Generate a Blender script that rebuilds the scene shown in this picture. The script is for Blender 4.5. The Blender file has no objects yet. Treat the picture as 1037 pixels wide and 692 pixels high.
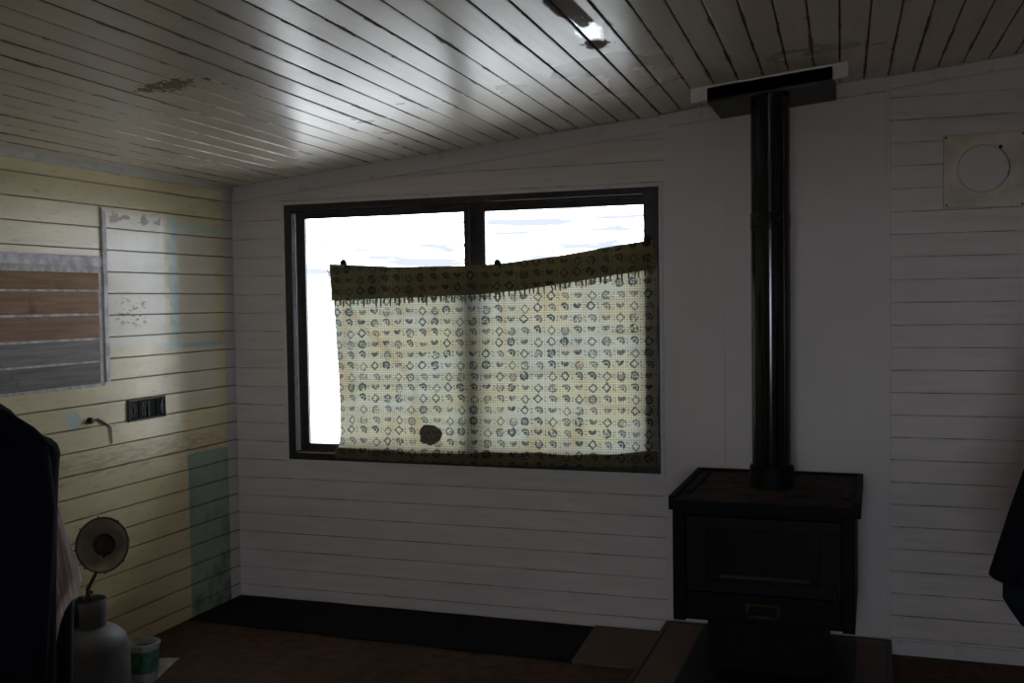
import bpy, bmesh, math, random
from mathutils import Vector, Matrix
random.seed(7)
S = bpy.context.scene
COL = S.collection
PI = math.pi
PITCH = 0.095                                   # width of one lining board

# ------------------------------------------------------------------ camera
CAM = Vector((3.1623, -4.6883, 1.5231)); YAW, TILT, ROLL, F = -0.3347, -0.0381, -0.0147, 1059.85
cy, sy, cp, sp = math.cos(YAW), math.sin(YAW), math.cos(TILT), math.sin(TILT)
FWD = Vector((sy*cp, cy*cp, sp)); r0 = Vector((cy, -sy, 0)); u0 = r0.cross(FWD)
RGT = math.cos(ROLL)*r0 + math.sin(ROLL)*u0
UPV = -math.sin(ROLL)*r0 + math.cos(ROLL)*u0
cd = bpy.data.cameras.new('camera'); cam = bpy.data.objects.new('camera', cd); COL.objects.link(cam)
cd.sensor_width = 36; cd.lens = F/1037*36; cd.clip_start = 0.02; cd.clip_end = 500
m = Matrix((RGT, UPV, -FWD)).transposed().to_4x4(); m.translation = CAM
cam.matrix_world = m
S.camera = cam
def at(x, y, d):
    """point at depth d metres seen at pixel x, y"""
    return CAM + d*(FWD + RGT*((x-518.5)/F) - UPV*((y-346)/F))

# ------------------------------------------------------------------ shader helper
class Mat:
    def __init__(s, name):
        s.m = bpy.data.materials.new(name); s.m.use_nodes = True
        s.t = s.m.node_tree; s.t.nodes.clear()
        s.out = s.t.nodes.new('ShaderNodeOutputMaterial')
        s._co = None
    def n(s, typ, **kw):
        nd = s.t.nodes.new(typ)
        for k, v in kw.items():
            if k.startswith('_'): setattr(nd, k[1:], v)
        return nd
    def put(s, sock, v):
        if isinstance(v, bpy.types.NodeSocket): s.t.links.new(v, sock)
        elif isinstance(v, (tuple, list)) and sock.type == 'RGBA' and len(v) == 3: sock.default_value = (*v, 1)
        else: sock.default_value = v
    def co(s):
        if s._co is None:
            s._co = s.n('ShaderNodeTexCoord').outputs['Object']
        return s._co
    def xyz(s):
        sp_ = s.n('ShaderNodeSeparateXYZ'); s.put(sp_.inputs[0], s.co()); return sp_.outputs[0], sp_.outputs[1], sp_.outputs[2]
    def scale(s, v):
        mp = s.n('ShaderNodeMapping'); s.put(mp.inputs[0], s.co()); mp.inputs['Scale'].default_value = v; return mp.outputs[0]
    def M(s, op, a, b=0.0, c=None, clamp=False):
        nd = s.n('ShaderNodeMath', _operation=op); nd.use_clamp = clamp
        s.put(nd.inputs[0], a); s.put(nd.inputs[1], b)
        if c is not None: s.put(nd.inputs[2], c)
        return nd.outputs[0]
    def add(s, a, b): return s.M('ADD', a, b)
    def sub(s, a, b): return s.M('SUBTRACT', a, b)
    def mul(s, a, b): return s.M('MULTIPLY', a, b)
    def lt(s, a, b): return s.M('LESS_THAN', a, b)
    def gt(s, a, b): return s.M('GREATER_THAN', a, b)
    def ramp(s, x, a, b, lo=0.0, hi=1.0):
        nd = s.n('ShaderNodeMapRange', _interpolation_type='SMOOTHSTEP'); s.put(nd.inputs[0], x)
        nd.inputs[1].default_value = a; nd.inputs[2].default_value = b; nd.inputs[3].default_value = lo; nd.inputs[4].default_value = hi
        return nd.outputs[0]
    def box(s, x, a, b, e=0.004):               # 1 inside a..b
        return s.mul(s.ramp(x, a-e, a+e), s.ramp(x, b-e, b+e, 1, 0))
    def noise(s, v, sc, det=3.0, rough=.55, dist=0.0):
        nd = s.n('ShaderNodeTexNoise'); 
        if v is not None: s.put(nd.inputs['Vector'], v)
        else: s.put(nd.inputs['Vector'], s.co())
        nd.inputs['Scale'].default_value = sc; nd.inputs['Detail'].default_value = det
        nd.inputs['Roughness'].default_value = rough; nd.inputs['Distortion'].default_value = dist
        return nd.outputs[0]
    def mix(s, f, a, b):
        nd = s.n('ShaderNodeMix', _data_type='RGBA'); s.put(nd.inputs[0], f); s.put(nd.inputs[6], a); s.put(nd.inputs[7], b)
        return nd.outputs[2]
    def bump(s, h, st=.3, d=.01):
        nd = s.n('ShaderNodeBump'); s.put(nd.inputs['Height'], h); nd.inputs['Strength'].default_value = st; nd.inputs['Distance'].default_value = d
        return nd.outputs[0]
    def bsdf(s, col, rough=.5, metal=0.0, spec=.5, normal=None, coat=0.0, coat_rough=.1):
        b = s.n('ShaderNodeBsdfPrincipled'); s.put(b.inputs['Base Color'], col); s.put(b.inputs['Roughness'], rough)
        s.put(b.inputs['Metallic'], metal); s.put(b.inputs['Specular IOR Level'], spec)
        b.inputs['Coat Weight'].default_value = coat; b.inputs['Coat Roughness'].default_value = coat_rough
        if normal is not None: s.put(b.inputs['Normal'], normal)
        return b.outputs[0]
    def end(s, sh):
        s.put(s.out.inputs[0], sh); return s.m

def simple(name, col, rough=.6, metal=0.0, var=.25, sc=30, spec=.5, bumpst=0.0, coat=0.0):
    q = Mat(name); nz = q.noise(None, sc, 4)
    f = q.ramp(nz, .3, .7, 1-var, 1+var)
    c = q.n('ShaderNodeVectorMath', _operation='SCALE'); c.inputs[0].default_value = col; q.put(c.inputs['Scale'], f)
    nm = q.bump(nz, bumpst, .004) if bumpst else None
    return q.end(q.bsdf(c.outputs[0], rough, metal, spec, nm, coat))

# ------------------------------------------------------------------ mesh helpers
def new_bm(): return bmesh.new()
def bx(bm, x0, x1, y0, y1, z0, z1, bev=0.0, M=None):
    r = bmesh.ops.create_cube(bm, size=1); vs = r['verts']
    for v in vs: v.co = Vector(((x0+x1)/2+v.co.x*(x1-x0), (y0+y1)/2+v.co.y*(y1-y0), (z0+z1)/2+v.co.z*(z1-z0)))
    if bev:
        es = list({e for v in vs for e in v.link_edges})
        r = bmesh.ops.bevel(bm, geom=es, offset=bev, segments=2, affect='EDGES', profile=.6)
        vs = list({v for f in r['faces'] for v in f.verts} | {v for v in vs if v.is_valid})
    if M is not None: bmesh.ops.transform(bm, matrix=M, verts=[v for v in vs if v.is_valid])
    return vs
def hexa(bm, P):
    """8 points: bottom ring then top ring"""
    v = [bm.verts.new(p) for p in P]
    for f in ((3,2,1,0),(4,5,6,7),(0,1,5,4),(1,2,6,5),(2,3,7,6),(3,0,4,7)): bm.faces.new([v[i] for i in f])
def lathe(bm, prof, seg=40, M=None, close=False):
    rings = []
    for r, z in prof:
        if r < 1e-6: rings.append([bm.verts.new((0,0,z))])
        else: rings.append([bm.verts.new((r*math.cos(2*PI*k/seg), r*math.sin(2*PI*k/seg), z)) for k in range(seg)])
    for a, b in zip(rings, rings[1:]):
        for k in range(seg):
            k2 = (k+1) % seg
            if len(a) == 1 and len(b) == 1: continue
            if len(a) == 1: bm.faces.new((a[0], b[k2], b[k]))
            elif len(b) == 1: bm.faces.new((a[k], a[k2], b[0]))
            else: bm.faces.new((a[k], a[k2], b[k2], b[k]))
    vs = [v for r in rings for v in r]
    if M is not None: bmesh.ops.transform(bm, matrix=M, verts=vs)
    return vs
def tube(bm, pts, rad, seg=10):
    pts = [Vector(p) for p in pts]; rs = rad if isinstance(rad, (list, tuple)) else [rad]*len(pts)
    rings = []; prev = None
    for i, p in enumerate(pts):
        d = (pts[min(i+1, len(pts)-1)]-pts[max(i-1, 0)]).normalized()
        a = prev if prev is not None else (Vector((0,0,1)) if abs(d.z) < .9 else Vector((1,0,0)))
        s_ = d.cross(a).normalized(); t_ = s_.cross(d).normalized(); prev = t_
        rings.append([bm.verts.new(p+rs[i]*(math.cos(2*PI*k/seg)*s_+math.sin(2*PI*k/seg)*t_)) for k in range(seg)])
    for a, b in zip(rings, rings[1:]):
        for k in range(seg): bm.faces.new((a[k], a[(k+1) % seg], b[(k+1) % seg], b[k]))
    bm.faces.new(rings[0][::-1]); bm.faces.new(rings[-1])
def loft(bm, rings, cap=True):
    R = [[bm.verts.new(p) for p in r] for r in rings]; n = len(R[0])
    for a, b in zip(R, R[1:]):
        for k in range(n): bm.faces.new((a[k], a[(k+1) % n], b[(k+1) % n], b[k]))
    if cap: bm.faces.new(R[0][::-1]); bm.faces.new(R[-1])
def grid(bm, f, nu, nv):
    V = [[bm.verts.new(f(i/nu, j/nv)) for i in range(nu+1)] for j in range(nv+1)]
    for j in range(nv):
        for i in range(nu): bm.faces.new((V[j][i], V[j][i+1], V[j+1][i+1], V[j+1][i]))
def obj(name, bm, mat, parent=None, smooth=None, loc=None):
    bmesh.ops.recalc_face_normals(bm, faces=bm.faces)
    me = bpy.data.meshes.new(name); bm.to_mesh(me); bm.free()
    if smooth is not None:
        me.polygons.foreach_set('use_smooth', [True]*len(me.polygons))
        if smooth < 3.1: me.set_sharp_from_angle(angle=smooth)
    o = bpy.data.objects.new(name, me); COL.objects.link(o)
    for mm in (mat if isinstance(mat, list) else [mat]): me.materials.append(mm)
    if loc is not None: o.location = loc
    if parent is not None: o.parent = parent
    return o
def tag(o, label, cat, group=None):
    o['label'] = label; o['category'] = cat
    if group: o['group'] = group
    return o
def thing(name, label, cat, loc=(0,0,0), group=None):
    o = bpy.data.objects.new(name, None); COL.objects.link(o); o.location = loc; o.empty_display_size = .1
    return tag(o, label, cat, group)
def struct(name, bm, mat, parent=None, smooth=None):
    o = obj(name, bm, mat, parent, smooth)
    if parent is None: o['kind'] = 'structure'
    return o
def T(x, y, z): return Matrix.Translation((x, y, z))
def ceil_z(x): return 2.135+0.094*x

# ------------------------------------------------------------------ materials of the shell
def painted_back():
    q = Mat('white_board_paint'); x, y, z = q.xyz()
    n1 = q.noise(q.scale((1.2, 1.2, 9)), 3, 4); n2 = q.noise(None, 60, 3)
    col = q.mix(q.ramp(n1, .35, .7), (.70,.64,.595), (.63,.575,.53))
    # board joints: thin gap that shows brown here and there
    jn = q.noise(q.scale((1, 1, 30)), 6, 2)
    g = q.M('FRACT', q.M('DIVIDE', q.sub(z, q.add(.6281, q.mul(q.gt(x, 3.22), 1.2104-.6281))), PITCH))
    gap = q.mul(q.gt(q.M('ABSOLUTE', q.sub(g, .5)), .484), q.gt(jn, .52))
    col = q.mix(q.mul(gap, .7), col, (.16,.11,.07))
    return q.end(q.bsdf(col, .5, 0, .4, q.bump(q.add(n1, q.mul(n2, .3)), .12, .004)))
def painted_flat():
    q = Mat('white_sheet_paint'); n1 = q.noise(None, 2.5, 4); n2 = q.noise(None, 80, 3)
    return q.end(q.bsdf(q.mix(n1, (.62,.57,.53), (.69,.635,.595)), .5, 0, .4, q.bump(n2, .1, .003)))
def trim_paint(name='white_trim_paint', a=(.66,.64,.62)):
    q = Mat(name); n1 = q.noise(None, 14, 5)
    return q.end(q.bsdf(q.mix(q.ramp(n1, .55, .75), a, tuple(c*.75 for c in a)), .45, 0, .4, q.bump(n1, .1, .004)))
def left_paint():
    q = Mat('old_cream_paint'); x, y, z = q.xyz()
    n1 = q.noise(q.scale((1, 1, 4)), 2.2, 4); n2 = q.noise(None, 18, 5, .65); n3 = q.noise(q.scale((1, 2, 14)), 5, 5, .6)
    col = q.mix(q.ramp(n1, .35, .65), (.78,.665,.40), (.68,.58,.345))
    col = q.mix(q.mul(q.ramp(n3, .56, .72), .5), col, (.36,.24,.10))                      # ochre streaks
    # paler repaired square, plus window glare painted on the boards beside it
    rep_glare = q.M('MAXIMUM', q.mul(q.box(y, -.955, -.56, .01), q.box(z, 1.35, 1.94, .01)), q.mul(q.mul(q.box(y, -.47, -.16, .05), q.box(z, 1.05, 1.90, .06)), q.ramp(n1, .3, .6, .75, 1)))
    col = q.mix(q.mul(rep_glare, .75), col, q.mix(n2, (.72,.66,.55), (.80,.75,.66)))
    # a band of ochre under the socket
    band = q.mul(q.mul(q.box(z, .80, .90, .03), q.ramp(n3, .4, .6)), .45)
    col = q.mix(band, col, (.34,.20,.08))
    # remains of turquoise paint
    jag = q.add(y, q.mul(q.sub(n2, .5), .03)); jz = q.add(z, q.mul(q.sub(n2, .5), .03))
    t1 = q.mul(q.mul(q.box(jag, -.53, -.46, .012), q.box(z, 1.30, 1.95, .02)), q.ramp(n2, .35, .6, .25, .8))
    t2 = q.mul(q.mul(q.box(y, -.50, -.06, .02), q.box(jz, 1.88, 1.93, .01)), q.ramp(n1, .3, .6, .2, .6))
    t4 = q.mul(q.mul(q.box(y, -.60, -.10, .02), q.box(jz, 1.325, 1.345, .006)), .7)
    col = q.mix(q.M('MAXIMUM', q.M('MAXIMUM', t1, t2), t4), col, (.36,.58,.55))
    t3 = q.mul(q.box(jag, -.42, -.085, .006), q.ramp(jz, .80, .78))
    t3 = q.mul(q.box(jag, -.42, -.085, .006), q.lt(jz, .80))
    col = q.mix(q.mul(t3, .85), col, q.mix(n1, (.20,.31,.27), (.29,.42,.37)))
    # mould growing out of the low corner
    mould = q.mul(q.mul(t3, q.ramp(q.add(q.noise(None, 9, 5, .7), q.add(q.mul(y, .55), q.mul(z, -.22))), .25, .55)), .8)
    col = q.mix(mould, col, (.05,.07,.05))
    # the strip against the corner is painted white
    col = q.mix(q.ramp(y, -.092, -.086), col, (.62,.60,.56))
    # round pale blue patch
    dd = q.M('SQRT', q.add(q.M('POWER', q.sub(y, -1.177), 2.0), q.M('POWER', q.sub(z, 1.05), 2.0)))
    col = q.mix(q.mul(q.lt(q.add(dd, q.mul(q.sub(n2, .5), .03)), .042), .7), col, (.42,.55,.60))
    # scratches and chips
    ch = q.noise(q.scale((1, 1.6, 3.2)), 11, 6, .7)
    col = q.mix(q.mul(q.gt(ch, .71), .7), col, (.13,.09,.05))
    chip = q.mul(q.mul(q.box(y, -.90, -.70, .02), q.box(z, 1.44, 1.56, .02)), q.gt(q.noise(q.scale((1, 1, 2.6)), 20, 4, .6), .55))
    chip2 = q.mul(q.mul(q.box(y, -.95, -.58, .01), q.box(z, 1.895, 1.945, .01)), q.gt(q.noise(q.scale((1, 1, 2)), 15, 4, .6), .55))
    col = q.mix(q.mul(q.M('MAXIMUM', chip, chip2), .8), col, (.17,.11,.06))
    # dirt settled in the board joints
    g = q.M('FRACT', q.M('DIVIDE', q.sub(z, 2.0581), PITCH))
    gap = q.mul(q.gt(q.M('ABSOLUTE', q.sub(g, .5)), .472), q.ramp(n3, .3, .5, .5, 1))
    col = q.mix(q.mul(gap, .7), col, (.24,.15,.065))
    rough = q.ramp(n2, .3, .7, .28, .42)
    return q.end(q.bsdf(col, rough, 0, .5, q.bump(q.add(n2, q.mul(n1, .6)), .14, .006)))
def ceiling_paint():
    q = Mat('aged_ceiling_paint'); x, y, z = q.xyz()
    st = q.noise(q.scale((9, .6, 1)), 3, 5, .6); n2 = q.noise(None, 22, 5, .65); big = q.noise(None, 1.1, 4)
    col = q.mix(q.ramp(st, .35, .68), (.68,.59,.49), (.60,.52,.43))
    col = q.mix(q.mul(q.ramp(big, .5, .7), .45), col, (.40,.33,.24))
    def spot(px, py, rx, ry, sc, th):
        d = q.M('SQRT', q.add(q.M('POWER', q.M('DIVIDE', q.sub(x, px), rx), 2.0), q.M('POWER', q.M('DIVIDE', q.sub(y, py), ry), 2.0)))
        return q.gt(q.sub(q.noise(q.scale((2.2, 1, 1)), sc, 5, .65), q.mul(d, .35)), th)
    # bare patches where the paint fell off
    pl = spot(2.345, -1.83, .06, .22, 13, .15)
    pl = q.mul(pl, q.box(x, 2.29, 2.37, .004))
    ps = q.M('MAXIMUM', spot(1.02, -1.85, .16, .10, 26, .30), spot(2.31, -1.36, .045, .07, 20, .18))
    col = q.mix(q.mul(pl, .85), col, (.13,.11,.09)); col = q.mix(q.mul(ps, .8), col, (.15,.09,.05))
    ch = q.noise(q.scale((3, 1, 1)), 7, 6, .72)
    col = q.mix(q.mul(q.mul(q.gt(ch, .74), q.gt(big, .64)), .5), col, (.22,.15,.09))
    ge = q.M('ABSOLUTE', q.sub(q.M('FRACT', q.M('DIVIDE', q.sub(q.add(x, q.mul(y, .030)), 3.020), .0955)), .5))
    fl_ = q.noise(q.scale((5, 1.1, 1)), 5, 6, .7)
    edge = q.mul(q.gt(q.add(q.mul(q.sub(ge, .5), 2.2), fl_), .40), q.gt(q.noise(None, 2.6, 3), .50))
    col = q.mix(q.mul(edge, .75), col, (.20,.12,.06))
    rough = q.add(q.ramp(big, .3, .7, .27, .31), q.mul(edge, .4))
    bare = q.M('MAXIMUM', pl, ps); shiny = q.mul(spot(2.335, -1.52, .045, .13, 9, .22), q.box(x, 2.285, 2.372, .003))
    rough = q.add(q.mul(rough, q.sub(1.0, q.mul(shiny, .62))), q.mul(bare, .45))
    return q.end(q.bsdf(col, rough, 0, q.sub(.55, q.mul(bare, .48)), q.bump(q.add(st, q.mul(n2, .10)), .12, .005)))
def groove_mat():
    return simple('board_gap_brown', (.17,.11,.06), .8, sc=12)
def floor_mat():
    q = Mat('worn_red_brown_floor'); n1 = q.noise(None, 16, 6, .7); n2 = q.noise(None, 2.2, 3); n3 = q.noise(None, 90, 3)
    col = q.mix(q.ramp(n1, .35, .65), (.060,.027,.013), (.120,.060,.030))
    col = q.mix(q.mul(q.ramp(n2, .45, .65), .5), col, (.04,.024,.017))
    return q.end(q.bsdf(col, .75, 0, .3, q.bump(q.add(n1, q.mul(n3, .5)), .3, .006)))
def bare_plank(name, a, b):
    q = Mat(name); n1 = q.noise(q.scale((4, 1.2, 22)), 2.2, 6, .65); n2 = q.noise(None, 9, 5, .6)
    col = q.mix(q.ramp(n1, .32, .68), a, b)
    col = q.mix(q.mul(q.ramp(n2, .58, .74), .55), col, (.06,.04,.03))
    return q.end(q.bsdf(col, .7, 0, .3, q.bump(n1, .2, .004)))
M_BACK = painted_back(); M_FLAT = painted_flat(); M_TRIM = trim_paint(); M_LEFT = left_paint(); M_CEIL = ceiling_paint()
M_GAP = groove_mat(); M_FLOOR = floor_mat()
M_FRAME = simple('dark_window_timber', (.026,.019,.016), .4, var=.35, sc=20, bumpst=.1)
M_WIRE = simple('black_iron', (.012,.012,.012), .45, .6)

# ------------------------------------------------------------------ the shell
XR, YF = 5.3, -6.4                               # far right wall, wall behind the camera
def boards_h(bm, along, a0, a1, z0, z1, zref, face, depth=.02, grv=.003, gd=.0024):
    """horizontal lining boards on a wall; along 'x' (face at y=face) or 'y' (face at x=face)"""
    k0 = math.floor((z0-zref)/PITCH); k1 = math.ceil((z1-zref)/PITCH)
    for k in range(k0, k1):
        lo, hi = max(z0, zref+k*PITCH), min(z1, zref+(k+1)*PITCH)
        if hi-lo < .004: continue
        prof = []                                 # (z, distance into the wall)
        glo = lo > z0+1e-6; ghi = hi < z1-1e-6
        if glo: prof += [(lo, gd), (lo+grv*.35, gd), (lo+grv*.75, 0.0)]
        else: prof += [(lo, 0.0)]
        prof += [((lo+hi)/2, 0.0)]
        if ghi: prof += [(hi-grv*.25, 0.0), (hi, gd*.75), (hi, gd)]
        else: prof += [(hi, 0.0)]
        def P(a, z, d): return (a, face+d, z) if along == 'x' else (face-d, a, z)
        rows = [[bm.verts.new(P(a, z, d)) for z, d in prof] for a in (a0, a1)]
        for i in range(len(prof)-1): bm.faces.new((rows[0][i], rows[1][i], rows[1][i+1], rows[0][i+1]))
    # solid backing behind the boards
    if along == 'x': bx(bm, a0, a1, face+gd, face+depth+.09, z0, z1)
    else: bx(bm, face-depth-.09, face-gd, a0, a1, z0, z1)
WX0, WX1, WZ0, WZ1 = .315, 2.240, .731, 2.031     # window opening
ZB, ZL, ZR = .6281, 2.0581, 1.2104
bm = new_bm()
boards_h(bm, 'x', -.02, WX0, -.02, 2.25, ZB, 0)
boards_h(bm, 'x', WX1, 3.22, -.02, 2.55, ZB, 0)
boards_h(bm, 'x', WX0, WX1, -.02, WZ0, ZB, 0)
boards_h(bm, 'x', WX0, WX1, WZ1, 2.45, ZB, 0)
boards_h(bm, 'x', 3.22, XR+.05, -.02, 2.80, ZR, 0)
struct('wall_back', bm, M_BACK)
bm = new_bm()
for x0, x1, t in ((2.262, 2.531, .006), (2.533, 3.214, .011)):
    hexa(bm, [(x0,-t,0),(x1,-t,0),(x1,.004,0),(x0,.004,0),(x0,-t,ceil_z(x0)-.005),(x1,-t,ceil_z(x1)-.005),(x1,.004,ceil_z(x1)-.005),(x0,.004,ceil_z(x0)-.005)])
bx(bm, 3.205, 3.222, -.015, .004, 0, ceil_z(3.2)-.01, .002)
struct('wall_back_sheet', bm, M_FLAT).name = 'trim_1'
bm = new_bm(); boards_h(bm, 'y', YF, 0.02, -.02, 2.30, ZL, 0, grv=.0055, gd=.0038)
wall_left = struct('wall_left', bm, M_LEFT)
bm = new_bm(); bx(bm, XR, XR+.1, YF-.1, .1, -.02, 2.8); struct('wall_right', bm, M_FLAT)
# wall behind the camera with an unseen opening added for its light
DX0, DX1, DZ0, DZ1 = 2.65, 3.55, .75, 1.95
bm = new_bm()
for a in ((-.1, DX0, -.02, 2.8), (DX1, XR+.1, -.02, 2.8), (DX0, DX1, -.02, DZ0), (DX0, DX1, DZ1, 2.8)):
    bx(bm, a[0], a[1], YF-.1, YF, a[2], a[3])
struct('wall_front', bm, M_FLAT)
bm = new_bm(); bx(bm, -.12, XR+.12, YF-.12, .12, -.12, 0); struct('floor', bm, M_FLOOR)
# ceiling: boards running towards the back wall, slightly out of square
SK = .030; CP = .0955
bm = new_bm()
k0 = -3; nb = int((XR+.6)/CP)+4
def cpt(xa, y, d): 
    x = xa-SK*y
    return (x, y, ceil_z(x)+d)
X0 = 3.020-32*CP
for k in range(-4, nb):
    a = X0+k*CP; b = a+CP; g = .0045
    prof = [(a, .011), (a+g*.5, .011), (a+g*.6, .002), (a+g*1.2, 0), (b-g*1.2, 0), (b-g*.6, .002), (b-g*.5, .011), (b, .011)]
    tl, lv = random.uniform(-.0011, .0011), random.uniform(-.0008, .0008)
    prof = [(x, d+lv+tl*((x-a)/CP*2-1)) if d < .01 else (x, d) for x, d in prof]
    rows = [[bm.verts.new(cpt(x, y, d)) for x, d in prof] for y in (YF-.05, .05)]
    for i in range(7):
        f = bm.faces.new((rows[0][i], rows[0][i+1], rows[1][i+1], rows[1][i]))
        if i in (0, 1, 5, 6): f.material_index = 1
xa, xb = -.6, XR+.5
hexa(bm, [(xa,YF-.1,ceil_z(xa)+.012),(xb,YF-.1,ceil_z(xb)+.012),(xb,.1,ceil_z(xb)+.012),(xa,.1,ceil_z(xa)+.012),
          (xa,YF-.1,ceil_z(xa)+.12),(xb,YF-.1,ceil_z(xb)+.12),(xb,.1,ceil_z(xb)+.12),(xa,.1,ceil_z(xa)+.12)])
struct('ceiling', bm, [M_CEIL, M_GAP])
# cornice on the left wall, batten boards along the back wall
bm = new_bm(); bx(bm, -.002, .020, YF, -.002, 2.111, ceil_z(0)+.004, .003); struct('trim_2', bm, trim_paint('cornice_paint', (.58,.56,.52)))
def slope_box(bm, x0, x1, y0, y1, d0, d1):
    hexa(bm, [(x0,y0,ceil_z(x0)-d0),(x1,y0,ceil_z(x1)-d0),(x1,y1,ceil_z(x1)-d0),(x0,y1,ceil_z(x0)-d0),
              (x0,y0,ceil_z(x0)-d1),(x1,y0,ceil_z(x1)-d1),(x1,y1,ceil_z(x1)-d1),(x0,y1,ceil_z(x0)-d1)])
bm = new_bm(); slope_box(bm, .02, 2.30, -.012, .002, .075, -.004); struct('trim_3', bm, M_TRIM)
bm = new_bm(); slope_box(bm, 2.303, 3.200, -.034, .002, .058, -.004); struct('trim_4', bm, M_TRIM)
bm = new_bm(); slope_box(bm, 3.203, XR, -.012, .002, .050, -.004); struct('trim_5', bm, M_TRIM)
bm = new_bm(); slope_box(bm, 2.462, 3.064, -.445, -.412, .056, -.003); struct('trim_6', bm, trim_paint('batten_paint', (.74,.71,.68)))
bm = new_bm()
for x0, x1, z0, z1 in ((WX0-.018, WX0, WZ0-.018, WZ1+.018), (WX1, WX1+.018, WZ0-.018, WZ1+.018), (WX0, WX1, WZ1, WZ1+.018), (WX0, WX1, WZ0-.018, WZ0)):
    bx(bm, x0, x1, -.007, .02, z0, z1, .002)
struct('trim_7', bm, M_TRIM)
bm = new_bm(); bx(bm, 3.225, XR, -.012, .002, 0, .060, .003); struct('baseboard_back', bm, M_TRIM)
# bare boards let into the left wall
pb = [(1.198,1.288),(1.296,1.386),(1.395,1.490),(1.500,1.592),(1.600,1.672)]
mats = [bare_plank('bare_plank_grey', (.17,.145,.14), (.27,.245,.24)), bare_plank('bare_plank_pale_grey', (.22,.19,.185), (.33,.30,.29)),
        bare_plank('bare_plank_tan', (.25,.145,.085), (.38,.235,.15)), bare_plank('bare_plank_rust', (.27,.145,.075), (.40,.24,.14)), bare_plank('bare_plank_dark_orange', (.22,.115,.05), (.36,.21,.11))]
for (z0, z1), mm in zip(pb, mats):
    b_ = new_bm(); bx(b_, -.004, .0045, -2.3, -1.012+random.uniform(-.004, .004), z0, z1, .002); struct('bare_plank', b_, mm, wall_left)
bm = new_bm(); bx(bm, -.004, .003, -2.3, -.985, 1.185, 1.745, .001); struct('filler_board', bm, simple('grey_white_filler', (.60,.56,.55), .8, sc=25, var=.3), wall_left)
bm = new_bm(); bx(bm, -.004, .009, -.985, -.958, 1.20, 1.955, .002); struct('upright_batten', bm, simple('chalky_batten', (.66,.63,.64), .7, sc=18, bumpst=.1, var=.3), wall_left)
bm = new_bm(); bx(bm, -.004, .006, -2.3, -.985, 1.70, 1.738, .002); struct('cross_batten', bm, bpy.data.materials['chalky_batten'], wall_left)

# ------------------------------------------------------------------ window
win = bpy.data.objects.new('window_1', None); COL.objects.link(win); win.location = (WX0, 0, WZ0); win['kind'] = 'structure'
def wobj(name, bm, mat):
    bmesh.ops.translate(bm, verts=bm.verts, vec=(-WX0, 0, -WZ0)); return obj(name, bm, mat, win)
bm = new_bm()
y0, y1 = -.013, .115
bx(bm, WX0, WX0+.038, y0, y1, WZ0, WZ1, .003); bx(bm, WX1-.068, WX1, y0, y1, WZ0, WZ1, .003)
bx(bm, WX0+.03, WX1-.06, y0, y1, WZ1-.030, WZ1, .003); bx(bm, WX0+.03, WX1-.06, y0, y1, WZ0, WZ0+.034, .003)
bx(bm, WX0+.038, WX1-.06, .012, .022, WZ0+.03, WZ0+.044); bx(bm, WX0+.038, WX1-.06, .012, .022, WZ1-.042, WZ1-.028)
wobj('window_frame', bm, M_FRAME)
def sash(x0, x1, y0, y1, wl, wr, name):
    bm = new_bm(); za, zb = WZ0+.034, WZ1-.034
    bx(bm, x0, x0+wl, y0, y1, za, zb, .003); bx(bm, x1-wr, x1, y0, y1, za, zb, .003)
    bx(bm, x0+wl, x1-wr, y0, y1, za, za+.046, .003); bx(bm, x0+wl, x1-wr, y0, y1, zb-.038, zb, .003)
    wobj(name, bm, M_FRAME)
    g = Mat('window_glass'); fr = g.n('ShaderNodeFresnel'); fr.inputs[0].default_value = 1.45
    tr = g.n('ShaderNodeBsdfTransparent'); tr.inputs[0].default_value = (.95,.97,.97,1)
    gl = g.n('ShaderNodeBsdfGlossy'); gl.inputs['Roughness'].default_value = .02
    mx = g.n('ShaderNodeMixShader'); g.put(mx.inputs[0], fr.outputs[0]); g.put(mx.inputs[1], tr.outputs[0]); g.put(mx.inputs[2], gl.outputs[0])
    bm = new_bm(); bx(bm, x0+wl-.004, x1-wr+.004, (y0+y1)/2-.002, (y0+y1)/2+.002, za+.04, zb-.034)
    wobj(name.replace('sash', 'pane'), bm, g.end(mx.outputs[0]))
sash(WX0+.042, 1.312, .030, .054, .052, .030, 'sliding_sash')
sash(1.300, WX1-.020, .056, .080, .082, .050, 'fixed_sash')

M_LINER = simple('pale_window_strip', (.42,.42,.44), .3, .3, sc=30, var=.2)
bm = new_bm(); bx(bm, WX0+.038, WX0+.0405, -.006, .029, WZ0+.045, WZ1-.045, .001); wobj('jamb_strip', bm, M_LINER)  # pale strip along the inner face of the left jamb
bm = new_bm(); bx(bm, WX0+.042, WX1-.07, .002, .011, WZ0+.033, WZ0+.0385, .001); wobj('sill_track', bm, M_LINER)
# frame of the added front window behind the camera
bm = new_bm()
for a in ((DX0, DX0+.05, DZ0, DZ1), (DX1-.05, DX1, DZ0, DZ1), (DX0, DX1, DZ0, DZ0+.05), (DX0, DX1, DZ1-.05, DZ1), ((DX0+DX1)/2-.025, (DX0+DX1)/2+.025, DZ0, DZ1)):
    bx(bm, a[0], a[1], YF-.08, YF-.02, a[2], a[3], .004)
struct('added_window', bm, M_FRAME)
# ------------------------------------------------------------------ outside
bm = new_bm(); bx(bm, -40, 40, -50, 60, -.7, -.45); struct('ground', bm, simple('pale_dry_ground', (.55,.52,.47), .9, sc=.6, var=.2))

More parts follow.
